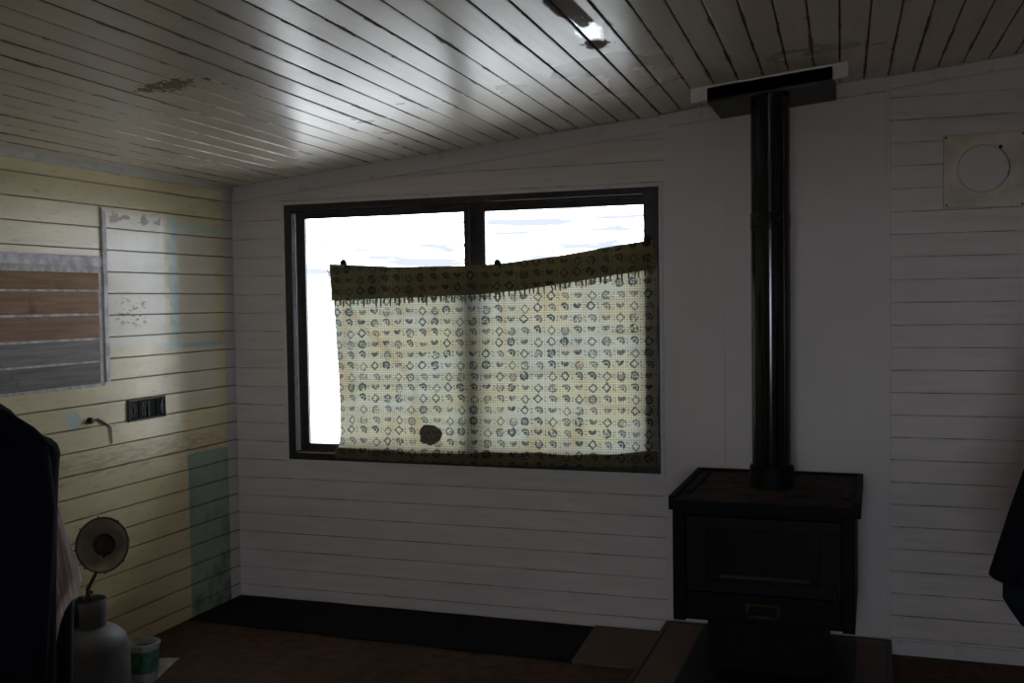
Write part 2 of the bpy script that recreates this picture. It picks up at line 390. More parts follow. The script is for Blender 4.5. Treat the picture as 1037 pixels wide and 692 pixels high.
def part(name, bm, mat, parent, smooth=None):
    """geometry given in world coordinates, linked under parent"""
    off = Vector((0,0,0)); p_ = parent
    while p_ is not None: off += p_.location; p_ = p_.parent
    bmesh.ops.translate(bm, verts=bm.verts, vec=-off)
    return obj(name, bm, mat, parent, smooth)
def lerp_tab(tab, x):
    if x <= tab[0][0]: return tab[0][1]
    for (a, va), (b, vb) in zip(tab, tab[1:]):
        if x <= b: return va+(vb-va)*(x-a)/(b-a)
    return tab[-1][1]

# ------------------------------------------------------------------ wood stove
st = thing('wood_stove', 'black steel wood stove with glass door and ash drawer on raised tile hearth', 'stove', (2.757, -.41, .07))
M_STEEL = simple('black_stove_steel', (.0045,.0045,.0055), .6, 0, spec=.12, sc=40, bumpst=.06)
M_TOP = simple('rusty_stove_top', (.045,.030,.019), .7, 0, spec=.15, sc=14, var=.5, bumpst=.1)
bm = new_bm()
bx(bm, 2.424, 3.091, -.700, -.08, .290, .722, .004)                     # firebox shell
bx(bm, 2.424, 2.472, -.722, -.700, .290, .722, .003); bx(bm, 3.047, 3.091, -.722, -.700, .290, .722, .003)
bx(bm, 2.472, 3.047, -.718, -.700, .703, .722, .002)
part('body', bm, M_STEEL, st)
bm = new_bm(); bx(bm, 2.54, 2.98, -.62, -.14, .078, .292, .004); part('pedestal', bm, M_STEEL, st)
bm = new_bm()
bx(bm, 2.412, 3.112, -.740, -.030, .718, .757, .004)
part('top_plate', bm, M_STEEL, st)
bm = new_bm(); bx(bm, 2.418, 3.106, -.733, -.036, .755, .7605, .001); tp = part('hot_plate', bm, M_TOP, st)
bm = new_bm()
bx(bm, 2.412, 2.434, -.74, -.03, .755, .772, .003); bx(bm, 3.090, 3.112, -.74, -.03, .755, .772, .003); bx(bm, 2.43, 3.095, -.052, -.03, .755, .772, .003)
bx(bm, 2.455, 2.478, -.60, -.10, .759, .768, .002); bx(bm, 3.048, 3.070, -.60, -.10, .759, .768, .002)
part('top_rim', bm, M_STEEL, st)
dr = new_bm()
for a in ((2.479,3.043,.655,.700),(2.479,3.043,.414,.452),(2.479,2.556,.45,.657),(2.967,3.043,.45,.657)): bx(dr, a[0], a[1], -.742, -.722, a[2], a[3], .003)
door = part('door', dr, simple('door_steel', (.006,.006,.007), .5, 0, spec=.15, sc=40), st)
g = Mat('sooty_glass'); n1 = g.noise(None, 9, 4)
gb = new_bm(); bx(gb, 2.553, 2.970, -.735, -.731, .449, .658)
part('door_glass', gb, g.end(g.bsdf(g.mix(n1, (.007,.0055,.005), (.020,.015,.012)), .25, 0, .15)), door)
bm = new_bm(); bx(bm, 2.60, 2.93, -.7365, -.735, .470, .482); part('ash_line', bm, simple('pale_ash', (.045,.030,.022), .9, sc=60, var=.5), door)
bm = new_bm(); tube(bm, [(3.018,-.742,.47),(3.018,-.772,.468),(3.020,-.778,.452),(3.026,-.778,.415)], [.006,.007,.008,.010], 10)
part('door_handle', bm, simple('worn_wood_handle', (.03,.013,.007), .7, spec=.1), door, .8)
bm = new_bm(); bx(bm, 2.478, 3.044, -.735, -.700, .305, .408, .004); dw = part('ash_drawer', bm, M_STEEL, st)
bm = new_bm()
for a in ((2.700,2.826,.371,.381),(2.700,2.826,.325,.338),(2.700,2.712,.33,.376),(2.814,2.826,.33,.376)): bx(bm, a[0], a[1], -.743, -.734, a[2], a[3], .002)
part('drawer_pull', bm, simple('brass_pull', (.05,.03,.012), .7, 0, spec=.1, sc=50, var=.4), dw)

# ------------------------------------------------------------------ flue
FX, FY = 2.764, -.365
fl = thing('flue_pipe', 'tall glossy black flue pipe rising from the stove to the ceiling', 'flue pipe', (FX, FY, .758))
M_FLUE = simple('black_flue_enamel', (.005,.005,.006), .13, 0, sc=3, var=.2, spec=.4)
zc = ceil_z(FX)-.02
def ring(prof): b_ = new_bm(); lathe(b_, prof, 56, T(FX, FY, 0)); return b_
part('lower_casing', ring([(.0775,.80),(.0775,1.864),(.074,1.866)]), M_FLUE, fl, .6)
part('upper_casing', ring([(.0765,1.80),(.0765,zc)]), M_FLUE, fl, .6)
part('joint_band', ring([(.0775,1.795),(.0795,1.797),(.0795,1.860),(.0775,1.866)]), M_FLUE, fl, .6)
part('collar', ring([(.070,.7605),(.0865,.7605),(.0865,.842),(.082,.850),(.076,.852)]), simple('collar_steel', (.005,.005,.005), .6, 0, spec=.15), fl, .6)
b_ = new_bm(); bx(b_, FX+.055, FX+.059, FY-.0575, FY-.0530, .86, zc); part('casing_seam', b_, M_FLUE, fl)
fp = thing('flue_ceiling_plate', 'black metal tray around the flue pipe under the ceiling', 'flashing plate', (2.767, -.28, ceil_z(2.767)-.06))
M_PL = simple('dark_plate_metal', (.006,.006,.006), .5, 0, sc=30)
bm = new_bm(); slope_box(bm, 2.527, 3.007, -.445, -.437, .066, .008); part('front_lip', bm, M_PL, fp)
bm = new_bm(); slope_box(bm, 2.527, 3.007, -.437, -.036, .066, .062); part('tray', bm, simple('plate_underside', (.030,.030,.027), .5, 0, sc=30), fp)
for xs in (2.527, 3.003):
    bm = new_bm(); slope_box(bm, xs, xs+.004, -.437, -.036, .062, .002 if xs > 3 else .040); part('side_lip', bm, M_PL, fp)

# ------------------------------------------------------------------ hearth and things on the floor along the wall
he = thing('hearth', 'raised brown tiled hearth with rounded edge under the stove', 'hearth', (2.742, -.75, 0))
q = Mat('brown_hearth_tile'); x, y, z = q.xyz(); n1 = q.noise(None, 12, 5, .6)
gx = q.M('ABSOLUTE', q.sub(q.M('FRACT', q.M('DIVIDE', q.add(x, .48), .24)), .5)); gy = q.M('ABSOLUTE', q.sub(q.M('FRACT', q.M('DIVIDE', y, .30)), .5))
gr = q.gt(q.M('MAXIMUM', gx, gy), .490)
M_TILE = q.end(q.bsdf(q.mix(q.mul(gr, .6), q.mix(n1, (.105,.062,.043), (.14,.085,.060)), (.06,.04,.03)), .6, 0, .4, q.bump(n1, .1, .003)))
bm = new_bm(); bx(bm, 2.285, 3.202, -1.50, -.055, 0, .068, .004); part('tile_top', bm, M_TILE, he)
bm = new_bm(); 
for a in ((2.264,2.287,-1.52,-.038),(3.200,3.223,-1.52,-.038)): bx(bm, a[0], a[1], a[2], a[3], 0, .072, .009)
bx(bm, 2.27, 3.217, -.058, -.036, 0, .072, .009); bx(bm, 2.27, 3.217, -1.522, -1.50, 0, .072, .009)
part('edge_strip', bm, simple('dark_brown_edge', (.028,.016,.011), .5, sc=25), he)
fpz = new_bm(); bx(fpz, 2.440, 3.088, -1.42, -.095, .068, .078, .002)
tag(obj('floor_plate', fpz, simple('black_floor_plate', (.004,.004,.005), .6, 0, sc=30)), 'flat black steel plate lying on the hearth beneath the stove', 'steel plate')

# black runner along the wall
bm = new_bm()
def runner(u, v):
    x = .030+u*1.905 - (.02 if v > .5 else 0)*u
    xn = .012+u*1.942
    yb = -.030-.03*math.exp(-u*18); yf = -.465-.045*u+.006*math.sin(u*23)
    w = min(1, max(0, v))
    return (x*(1-w)+xn*w, yb*(1-w)+yf*w, .008+.0015*math.sin(u*31+v*4))
grid(bm, runner, 60, 8)
r = bmesh.ops.extrude_face_region(bm, geom=bm.faces[:]); 
for v in [e for e in r['geom'] if isinstance(e, bmesh.types.BMVert)]: v.co.z = .0005
tag(obj('floor_runner', bm, simple('black_felt', (.006,.0065,.009), .9, spec=.2, sc=60, bumpst=.1)), 'long black runner lying on the floor under the window wall', 'floor mat')
bm = new_bm()
hexa(bm, [(1.953,-.512,.001),(2.258,-.516,.001),(2.250,-.022,.001),(1.928,-.022,.001),(1.953,-.512,.013),(2.258,-.516,.013),(2.250,-.022,.013),(1.928,-.022,.013)])
bmesh.ops.bevel(bm, geom=bm.edges[:], offset=.002, segments=1, affect='EDGES')
q = Mat('brown_cardboard'); n1 = q.noise(q.scale((3, 1, 1)), 8, 4); x, y, z = q.xyz()
cr = q.mul(q.box(q.add(y, q.mul(x, .04)), -.145, -.138, .003), .5)
tag(obj('floor_board', bm, q.end(q.bsdf(q.mix(cr, q.mix(n1, (.125,.080,.058), (.155,.10,.075)), (.1,.07,.05)), .8, 0, .3))), 'small flat brown board on the floor between the black runner and hearth', 'board')

# ------------------------------------------------------------------ curtain
CY = -.021
top_tab = [(.583,1.722),(.937,1.699),(1.327,1.694),(1.468,1.700),(1.746,1.725),(1.983,1.759),(2.234,1.791)]
band_tab = [(.585,1.539),(.934,1.549),(1.35,1.557),(1.599,1.576),(1.745,1.596),(1.981,1.628),(2.21,1.659)]
bot_tab = [(.588,.757),(.917,.749),(1.437,.749),(1.924,.758),(2.238,.770)]
lef_tab = [(.757,.590),(.80,.606),(.868,.619),(1.167,.616),(1.564,.597),(1.722,.583)]
cur = thing('curtain', 'pale patterned cloth curtain with a dark turned-over top band across the window', 'curtain', (1.41, CY, .75))
def cloth_mat(name, base, dark, transl, band):
    q = Mat(name); x, y, z = q.xyz(); x = q.add(x, 1.41); z = q.add(z, .75)
    nw = q.noise(None, 4, 3); nn = q.noise(None, 55, 4, .65); nl = q.noise(q.scale((1.0, 1, 2.0)), 2.3, 3)
    xx = q.add(x, q.mul(q.sub(nw, .5), .012)); zz = q.add(z, q.mul(q.sub(nw, .5), -.012))
    zz = q.sub(zz, q.mul(x, .012))
    U = q.M('DIVIDE', xx, .0655); V = q.M('DIVIDE', zz, .0535)
    ci = q.M('FLOOR', U); ri = q.M('FLOOR', V)
    px = q.sub(q.M('FRACT', U), .5); pz = q.sub(q.M('FRACT', V), .5)
    cmb = q.n('ShaderNodeCombineXYZ'); q.put(cmb.inputs[0], ci); q.put(cmb.inputs[1], ri); wn = q.n('ShaderNodeTexWhiteNoise'); q.put(wn.inputs[0], cmb.outputs[0]); jit = wn.outputs[0]
    n5 = q.noise(None, 90, 3, .6)
    px = q.add(q.add(px, q.mul(q.sub(nn, .5), .34)), q.mul(q.sub(jit, .5), .12)); pz = q.add(q.add(pz, q.mul(q.sub(n5, .5), .34)), q.mul(q.sub(jit, .5), -.14))
    kind = q.M('MODULO', q.add(q.add(q.mul(ci, 3), q.add(ri, 41)), q.M('FLOOR', q.mul(jit, 1.5))), 4)
    ax, az = q.M('ABSOLUTE', px), q.M('ABSOLUTE', pz)
    dia = q.add(ax, q.mul(az, .8)); rad = q.M('SQRT', q.add(q.M('POWER', px, 2.0), q.M('POWER', q.mul(pz, .85), 2.0)))
    def line(d, r, w): return q.ramp(q.M('ABSOLUTE', q.sub(d, r)), w*.6, w*1.4, 1, 0)
    m_ring = line(dia, .29, .075)                                       # open lozenge
    heart = q.sub(q.M('SQRT', q.add(q.M('POWER', q.sub(ax, .10), 2.0), q.M('POWER', q.sub(pz, q.mul(ax, .5)), 2.0))), 0)
    m_heart = q.mul(q.ramp(heart, .17, .24, 1, 0), q.ramp(nn, .36, .52, .35, 1))   # filled heart
    m_swirl = q.M('MAXIMUM', q.mul(line(rad, .25, .075), q.gt(q.add(px, pz), -.12)), line(rad, .06, .06))
    m_leaf = q.M('MAXIMUM', q.mul(line(rad, .24, .10), q.gt(nn, .44)), q.ramp(rad, .07, .12, .9, 0))
    pat = 0.0
    for k, mm in enumerate((m_ring, m_heart, m_swirl, m_leaf)):
        sel = q.lt(q.M('ABSOLUTE', q.sub(kind, k)), .5); pat = q.add(pat, q.mul(sel, mm)) if k else q.mul(sel, mm)
    dx_, dz_ = q.sub(.5, ax), q.sub(.5, az)
    dot = q.ramp(q.M('SQRT', q.add(q.M('POWER', dx_, 2.0), q.M('POWER', q.sub(az, .15), 2.0))), .05, .08, .8, 0)
    pat = q.M('MAXIMUM', pat, dot)
    wv = q.M('SINE', q.mul(z, 2*PI/.0115)); wh = q.M('SINE', q.mul(x, 2*PI/.0120))
    weave = q.ramp(q.add(wv, q.mul(wh, .8)), -1.3, 1.4, .70, 1.10)
    tone = q.mix(q.ramp(nl, .40, .62), base, tuple(c*t for c, t in zip(base, (.95,1.03,1.24))))
    st_ = q.noise(q.scale((1.6, 1, .8)), 4.5, 4, .6)
    tone = q.mix(q.mul(q.ramp(st_, .52, .70), .50), tone, (.36,.26,.13))            # tea coloured stains
    diag = q.mul(q.ramp(q.M('ABSOLUTE', q.sub(q.add(x, q.mul(z, 1.05)), 2.24)), .012, .04, 1, 0), q.mul(q.lt(x, 1.0), q.gt(nn, .45)))
    fold = q.mul(q.ramp(q.noise(q.scale((1.5, 1, .6)), 5, 3), .5, .68), .28); tone = q.mix(fold, tone, (.22,.20,.12))
    tone = q.mix(q.mul(diag, .5), tone, (.30,.20,.10))
    fb = q.noise(q.scale((.7, 1, 9)), 2.2, 4, .6); tone = q.mix(q.ramp(fb, .45, .70, 0, .42), tone, (.20,.17,.10))
    # shade of the window frame painted into the lower edge of the cloth
    tone = q.mix(q.mul(q.ramp(q.add(z, q.mul(q.sub(st_, .5), .08)), .79, .86, .6, 0), q.ramp(nn, .3, .7, .5, 1)), tone, (.20,.16,.10))
    col = q.mix(q.mul(q.mul(pat, q.ramp(jit, 0, 1, .70, 1.0)), .92), tone, dark)
    sc = q.n('ShaderNodeVectorMath', _operation='SCALE'); q.put(sc.inputs[0], col); q.put(sc.inputs['Scale'], weave)
    di = q.n('ShaderNodeBsdfDiffuse'); tr = q.n('ShaderNodeBsdfTranslucent'); q.put(di.inputs[0], sc.outputs[0]); q.put(tr.inputs[0], sc.outputs[0])
    mx = q.n('ShaderNodeMixShader'); mx.inputs[0].default_value = transl; q.put(mx.inputs[1], di.outputs[0]); q.put(mx.inputs[2], tr.outputs[0])
    return q.end(mx.outputs[0])
M_CLOTH = cloth_mat('patterned_cotton', (.395,.36,.24), (.021,.042,.05), .33, 0)
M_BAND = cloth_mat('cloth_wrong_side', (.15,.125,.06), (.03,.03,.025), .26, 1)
def cz(x, z): return .006*math.sin(x*21+z*2)+.004*math.sin(x*9-z*5+1)
def sheet(u, v):
    zt, z0 = 1, 0
    x = .6+u*1.636
    a, b = lerp_tab(bot_tab, x), lerp_tab(top_tab, x)
    z = a+(b-a)*v
    xl = lerp_tab(lef_tab, z); xr = 2.236+.003*math.sin(z*17)
    x = xl+u*(xr-xl)
    k = min(1, 3*min(v, 1-v)+.25)
    return (x, CY+k*cz(x, z)-.004, z)
bm = new_bm(); grid(bm, sheet, 110, 70); cl = part('cloth', bm, M_CLOTH, cur, 3.2)
def bandf(u, v):
    x = .583+u*1.652
    b, a = lerp_tab(top_tab, x)+.003, lerp_tab(band_tab, x)
    z = a+(b-a)*v
    x += .010*(1-v)*(1-u)
    return (x, CY+.3*cz(x, z)-.0135-.003*(1-v), z)
bm = new_bm(); grid(bm, bandf, 110, 12); bd = part('turned_band', bm, M_BAND, cur, 3.2); bd['label'] = 'dark olive turned-over top band'
def bottom_shadef(u, v):  # dark strip along the bottom, added to stand for the window frame's shade
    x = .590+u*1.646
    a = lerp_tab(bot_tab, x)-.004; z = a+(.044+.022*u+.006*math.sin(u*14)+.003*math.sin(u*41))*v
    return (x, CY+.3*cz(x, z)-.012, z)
bm = new_bm(); grid(bm, bottom_shadef, 110, 5); part('bottom_shade', bm, M_BAND, cur, 3.2)['label'] = 'dark strip added as frame shade along the bottom'
bm = new_bm(); nf = 66
for i in range(nf):
    x = .592+i*(2.205-.592)/(nf-1)+random.uniform(-.004, .004); z = lerp_tab(band_tab, x); y = CY-.0165
    l = random.uniform(.022, .045); sx = random.uniform(-.010, .010)
    if random.random() < .35: sx *= 2
    tube(bm, [(x,y,z+.006),(x+sx*.6,y-.002,z-l*.4),(x+sx*.3,y-.002,z-l*.8),(x+sx,y,z-l)], [.0040,.0044,.0036,.0016], 5)
fr = part('fringe', bm, simple('fringe_thread', (.16,.13,.065), .9), bd); fr['kind'] = 'stuff'
bm = new_bm(); z = 1.70
while z > .80:
    x = lerp_tab(lef_tab, z); l = random.uniform(.010, .024)
    tube(bm, [(x+.003,CY-.004,z),(x-l*.7,CY-.006,z+.002),(x-l,CY-.006,z-.010),(x-l*.5,CY-.006,z-.016)], [.0024,.0024,.0022,.0014], 5); z -= random.uniform(.014, .024)
sf = part('side_fringe', bm, simple('pale_thread', (.12,.11,.08), .9), cl); sf['kind'] = 'stuff'
bm = new_bm()
c0 = bm.verts.new((1.116, CY-.013, .882)); ring_ = []
for k in range(28):
    t = 2*PI*k/28; r_ = 1+.05*math.sin(3*t+1)+.04*math.sin(7*t)
    ring_.append(bm.verts.new((1.116+.060*r_*math.cos(t), CY-.0125, .882+.050*r_*math.sin(t))))
for k in range(28): bm.faces.new((c0, ring_[k], ring_[(k+1) % 28]))
part('patch', bm, simple('grey_brown_patch', (.15,.125,.10), .9, sc=90, var=.6), cur)['label'] = 'round dark grey patch near the bottom edge'
# a thin wire carries the curtain across the frame
for (px_, pz_, lab) in ((.667,1.728,'small dark peg at the left end of the curtain top'), (1.481,1.706,'small dark peg beside the middle post on the curtain top'), (2.195,1.792,'small dark peg at the high right corner of the curtain')):
    t_ = thing('curtain_peg', lab, 'peg', (px_, CY-.02, pz_), 'pegs along the top of the curtain')
    bm = new_bm(); bx(bm, px_-.016, px_+.016, CY-.030, CY-.012, pz_-.012, pz_+.010, .004); bx(bm, px_-.014, px_+.006, CY-.022, CY-.006, pz_+.004, pz_+.018, .003)
    part('jaw', bm, M_WIRE, t_)
    bm = new_bm(); tube(bm, [(px_+.008,CY-.030,pz_),(px_+.014,CY-.034,pz_-.012),(px_+.014,CY-.030,pz_-.024)], .0022, 6); part('spring', bm, M_WIRE, t_)

# ------------------------------------------------------------------ blanked-off opening cover on the right
vc = thing('vent_cover', 'square cream board with a painted-over round disc on the right wall', 'vent cover', (3.577, -.006, 1.88))
bm = new_bm()
P = [(3.426,1.883),(3.729,1.877),(3.729,2.179),(3.426,2.178)]
hexa(bm, [(P[0][0],-.022,P[0][1]),(P[1][0],-.022,P[1][1]),(P[1][0],.001,P[1][1]),(P[0][0],.001,P[0][1]),(P[3][0],-.022,P[3][1]),(P[2][0],-.022,P[2][1]),(P[2][0],.001,P[2][1]),(P[3][0],.001,P[3][1])])
bmesh.ops.bevel(bm, geom=bm.edges[:], offset=.002, segments=1, affect='EDGES')
part('backing_board', bm, simple('cream_board', (.64,.57,.44), .6, sc=9, var=.16), vc)
RX = Matrix.Rotation(PI/2, 4, 'X')
bm = new_bm(); lathe(bm, [(0,.030),(.085,.0295),(.093,.0285),(.0965,.024),(.0965,.021)], 64, T(3.575, 0, 2.036) @ RX)
part('disc', bm, M_FLAT, vc, .6)['label'] = 'white painted round disc'
bm = new_bm()
for k in range(14):
    t = .95-k*.10
    a, b = (3.575+.099*math.cos(t), 2.036+.099*math.sin(t)), (3.575+.099*math.cos(t-.09), 2.036+.099*math.sin(t-.09))
    tube(bm, [(a[0],-.0225,a[1]),(b[0],-.0225,b[1])], random.uniform(.0008, .002), 5)
part('crack', bm, simple('dark_crack', (.04,.03,.02), .9), vc)
for sx_, sz_ in ((3.436,2.168),(3.438,1.892),(3.722,2.168),(3.720,1.886)):
    bm = new_bm(); lathe(bm, [(0,.0245),(.0042,.0235),(.0045,.021)], 14, T(sx_, 0, sz_) @ RX); part('screw', bm, M_WIRE, vc, .6)
bm = new_bm(); lathe(bm, [(0,.0238),(.0075,.0236),(.0078,.021)], 18, T(3.640, 0, 2.120) @ RX); part('bolt_hole', bm, M_WIRE, vc, .6)

# ------------------------------------------------------------------ bits on the left wall
so = thing('socket_box', 'long black empty socket box with four openings on the cream wall', 'wall socket', (.004, -.718, 1.01))
bm = new_bm()
for a in ((-.846,-.590,1.100,1.106),(-.846,-.590,1.008,1.014),(-.846,-.840,1.008,1.106),(-.596,-.590,1.008,1.106)): bx(bm, -.002, .010, a[0], a[1], a[2], a[3], .001)
bx(bm, -.002, .001, -.846, -.590, 1.008, 1.106); part('rim', bm, simple('chalky_plaster_rim', (.11,.105,.09), .8), so)
M_SOCK = simple('black_socket', (.003,.0035,.003), .7, spec=.1, sc=60, var=.4)
for k in range(4):
    a = -.838+k*.0605; bm = new_bm(); bx(bm, .000, .006, a, a+.056, 1.016, 1.098, .002); op = part('opening', bm, M_SOCK, so)
    bm = new_bm()
    for j in range(2):
        yy = a+random.uniform(.006, .05); tube(bm, [(.007,yy,1.02+random.uniform(0,.01)),(.0085,yy+random.uniform(-.012,.012),1.055),(.007,yy+random.uniform(-.01,.01),1.092)], random.uniform(.001,.0024), 5)
    part('wire', bm, simple('dusty_wire', (.45,.46,.42), .7), op)
cb = thing('cable_stub', 'short cut cable hanging from a dark knob on the cream wall', 'cable', (.01, -1.09, 1.04))
bm = new_bm(); lathe(bm, [(0,.022),(.010,.020),(.014,.010),(.014,-.002)], 16, T(0, -1.09, 1.043) @ Matrix.Rotation(PI/2, 4, 'Y')); part('knob', bm, M_WIRE, cb, .7)
bm = new_bm(); tube(bm, [(.012,-1.09,1.043),(.010,-1.05,1.046),(.006,-1.01,1.028),(.005,-.962,1.000),(.004,-.957,.93)], [.006,.005,.004,.003,.002], 7); part('cable', bm, simple('dirty_cable', (.08,.055,.035), .7), cb, .7)

# ------------------------------------------------------------------ gas bottle with heater dish, tub, paper
BX, BY = .372, -1.545
bo = thing('gas_bottle', 'squat grey gas bottle standing by the cream wall', 'gas bottle', (BX, BY, 0))
M_BOT = simple('grey_bottle_enamel', (.17,.18,.195), .5, .1, sc=12, var=.15, bumpst=.05)
bm = new_bm(); lathe(bm, [(0,.022),(.09,.022),(.125,.034),(.140,.058),(.143,.09),(.143,.225),(.139,.262),(.126,.292),(.105,.312),(.078,.326),(.045,.333),(0,.335)], 56, T(BX, BY, 0)); part('body', bm, M_BOT, bo, .7)
bm = new_bm(); lathe(bm, [(.098,.03),(.104,.004),(.108,.004),(.108,.034)], 48, T(BX, BY, 0)); part('foot_ring', bm, M_BOT, bo, .7)
bm = new_bm()
prof = [(.060,.318),(.0585,.40),(.0595,.428),(.063,.432),(.0655,.428),(.0625,.40),(.0625,.318)]
seg = 48; rows = []
for k in range(seg+1):
    t = -.45*PI+2*PI*.86*k/seg
    rows.append([bm.verts.new((BX+r_*math.cos(t), BY+r_*math.sin(t), z_)) for r_, z_ in prof])
for a, b in zip(rows, rows[1:]):
    for k in range(len(prof)-1): bm.faces.new((a[k], b[k], b[k+1], a[k+1]))
part('collar', bm, M_BOT, bo, .8)
bm = new_bm(); lathe(bm, [(.016,.33),(.016,.36),(.010,.364),(.010,.395),(.018,.398),(.018,.412),(0,.414)], 20, T(BX, BY, 0)); part('valve', bm, simple('valve_brass', (.16,.11,.05), .45, .6), bo, .7)
# heater
HZ = .598; HC = Vector(tuple(at(106, 552, 3.93)))
hd = thing('gas_heater', 'round chrome heater dish on a thin stem above the gas bottle', 'gas heater', (BX, BY, .41))
fdir = (CAM-HC).normalized(); fdir = (fdir-.42*RGT-.02*UPV).normalized()
Q = fdir.to_track_quat('Z', 'Y').to_matrix().to_4x4(); Q.translation = HC
CH = simple('worn_chrome', (.95,.88,.76), .36, .55, sc=10, var=.3)
bm = new_bm(); R_ = .100
prof = [(R_, .022),(R_*.985,.026),(R_*.96,.020),(R_*.85,-.004),(R_*.68,-.024),(R_*.48,-.037),(R_*.25,-.043),(.014,-.045)]
lathe(bm, prof+[(.014,-.049),(R_*.27,-.047),(R_*.50,-.041),(R_*.70,-.028),(R_*.87,-.008),(R_*.99,.017),(R_,.022)], 56, Q); dish = part('dish', bm, CH, hd, .8)
bm = new_bm(); tor = [(R_+.0035*math.cos(2*PI*k/10), .022+.0035*math.sin(2*PI*k/10)) for k in range(11)]; lathe(bm, tor, 56, Q)
for k in range(8):
    t = 2*PI*k/8+.2; p0 = Q @ Vector((R_*math.cos(t), R_*math.sin(t), .02)); p1 = Q @ Vector((R_*1.07*math.cos(t), R_*1.07*math.sin(t), .028)); tube(bm, [p0, p1], .0028, 6)
part('rim_ring', bm, simple('dark_rim', (.05,.045,.04), .4, .7), dish, .8)
bm = new_bm(); lathe(bm, [(.012,-.05),(.012,-.015),(.036,-.012),(.040,-.004),(.040,.010),(.034,.016),(.030,.014),(.018,.017),(0,.018)], 40, Q); part('burner', bm, simple('burner_grey', (.045,.04,.035), .4, .5), hd, .8)
hb = Q @ Vector((0, 0, -.05)); vt = Vector((BX, BY, .412))
bm = new_bm(); low = Vector((BX, BY, .47))
tube(bm, [vt, low, low+(hb-low)*.4+Vector((0,0,.0)), hb], [.010,.008,.006,.008], 10); tube(bm, [vt+Vector((0,0,.004)), vt+Vector((0,0,.03))], .014, 10)
tube(bm, [low+Vector((-.0,0,-.01)), low+Vector((.02,-.015,-.005)), low+Vector((.035,-.02,-.005))], .006, 8)
part('stem', bm, simple('tarnished_brass', (.10,.07,.04), .4, .7), hd, .7)
# tub on a paper sheet
TB = (.335, -1.195)
bm = new_bm(); zp = .003
hexa(bm, [(.215,-1.31,.0005),(.40,-1.24,.0005),(.312,-.94,.0005),(.20,-.98,.0005),(.215,-1.31,zp),(.40,-1.24,zp),(.312,-.94,zp),(.20,-.98,zp)])
tag(obj('paper_sheet', bm, simple('grubby_paper', (.42,.38,.35), .9, sc=14, var=.3)), 'crumpled pale paper sheet on the floor under the tub', 'paper')
tu = thing('tub', 'small white plastic tub with a green label beside the gas bottle', 'tub', (TB[0], TB[1], zp))
q = Mat('tub_plastic'); x, y, z = q.xyz(); n1 = q.noise(None, 30, 4)
band = q.mul(q.box(z, .035, .125, .003), q.ramp(n1, .3, .5, .55, 1))
MT = q.end(q.bsdf(q.mix(band, (.44,.46,.42), (.05,.20,.12)), .4))
bm = new_bm(); lathe(bm, [(0,.002),(.050,.002),(.052,.006),(.062,.150),(.0595,.150),(.050,.010),(0,.008)], 40, T(TB[0], TB[1], zp)); part('bucket', bm, MT, tu, .7)
bm = new_bm(); lathe(bm, [(.061,.140),(.0665,.142),(.0665,.152),(.061,.155),(.059,.150)], 40, T(TB[0], TB[1], zp)); part('rim', bm, simple('tub_rim_white', (.42,.44,.40), .4), tu, .7)

# ------------------------------------------------------------------ clothes
def drape(rows, cxp, d, depth, floor=None, nfold=9, amp=.012, side=1, seg=72, flip=None):
    """closed hanging garment: rows of (pixel y, pixel x of the visible edge) at depth d around centre cxp"""
    rings = []
    for py, px_ in rows:
        e = at(px_, py, d); c = at(cxp, py, d); hw = (e-c).length
        rr_ = []
        for k in range(seg):
            t = 2*PI*k/seg
            f = 1+amp/max(hw, .05)*math.sin(nfold*t+py*.012)*min(1, abs(math.sin(t))*1.5)
            xx = math.cos(t)*hw; ww = math.sin(t)*depth*f
            p = c+RGT*side*xx+Vector((FWD.x, FWD.y, 0)).normalized()*ww
            rr_.append(p)
        rings.append(rr_)
    return rings
def dense(rows, step=8):
    out = []
    for (a, xa), (b, xb) in zip(rows, rows[1:]):
        n_ = max(1, int(abs(b-a)/step))
        for i in range(n_): out.append((a+(b-a)*i/n_, xa+(xb-xa)*i/n_))
    return out+[rows[-1]]
q = Mat('navy_wool'); n1 = q.noise(None, 120, 3); n2 = q.noise(None, 6, 4)
M_NAVY = q.end(q.bsdf(q.mix(n2, (.003,.0035,.007), (.006,.0065,.012)), .95, 0, .1, q.bump(n1, .3, .003)))
c_ = at(-45, 690, 3.0)
co = thing('draped_coat', 'dark navy coat draped in a heap at the left edge by the gas bottle', 'coat', (c_.x, c_.y, 0))
rows = dense([(412,-38),(414,-12),(420,3),(428,14),(436,28),(443,37),(447,49),(452,55),(460,58),(472,57),(490,56),(520,55),(560,54.5),(640,54),(700,54),(800,55),(838,56)])
bm = new_bm(); rg = drape(rows, -45, 3.0, .17, nfold=11); 
rg = [[Vector((p.x, p.y, max(p.z, .004))) for p in r] for r in rg]
loft(bm, rg); part('coat_body', bm, M_NAVY, co, 1.2)
bm = new_bm(); tube(bm, [at(-30,420,2.93),at(0,426,2.91),at(28,442,2.91),at(50,458,2.96)], [.035,.034,.030,.020], 14); part('collar', bm, M_NAVY, co, 1.2)
bm = new_bm(); tube(bm, [at(30,452,2.93),at(33,520,2.92),at(30,600,2.915),at(28,690,2.92)], [.05,.062,.058,.05], 18); part('sleeve', bm, M_NAVY, co, 1.2)
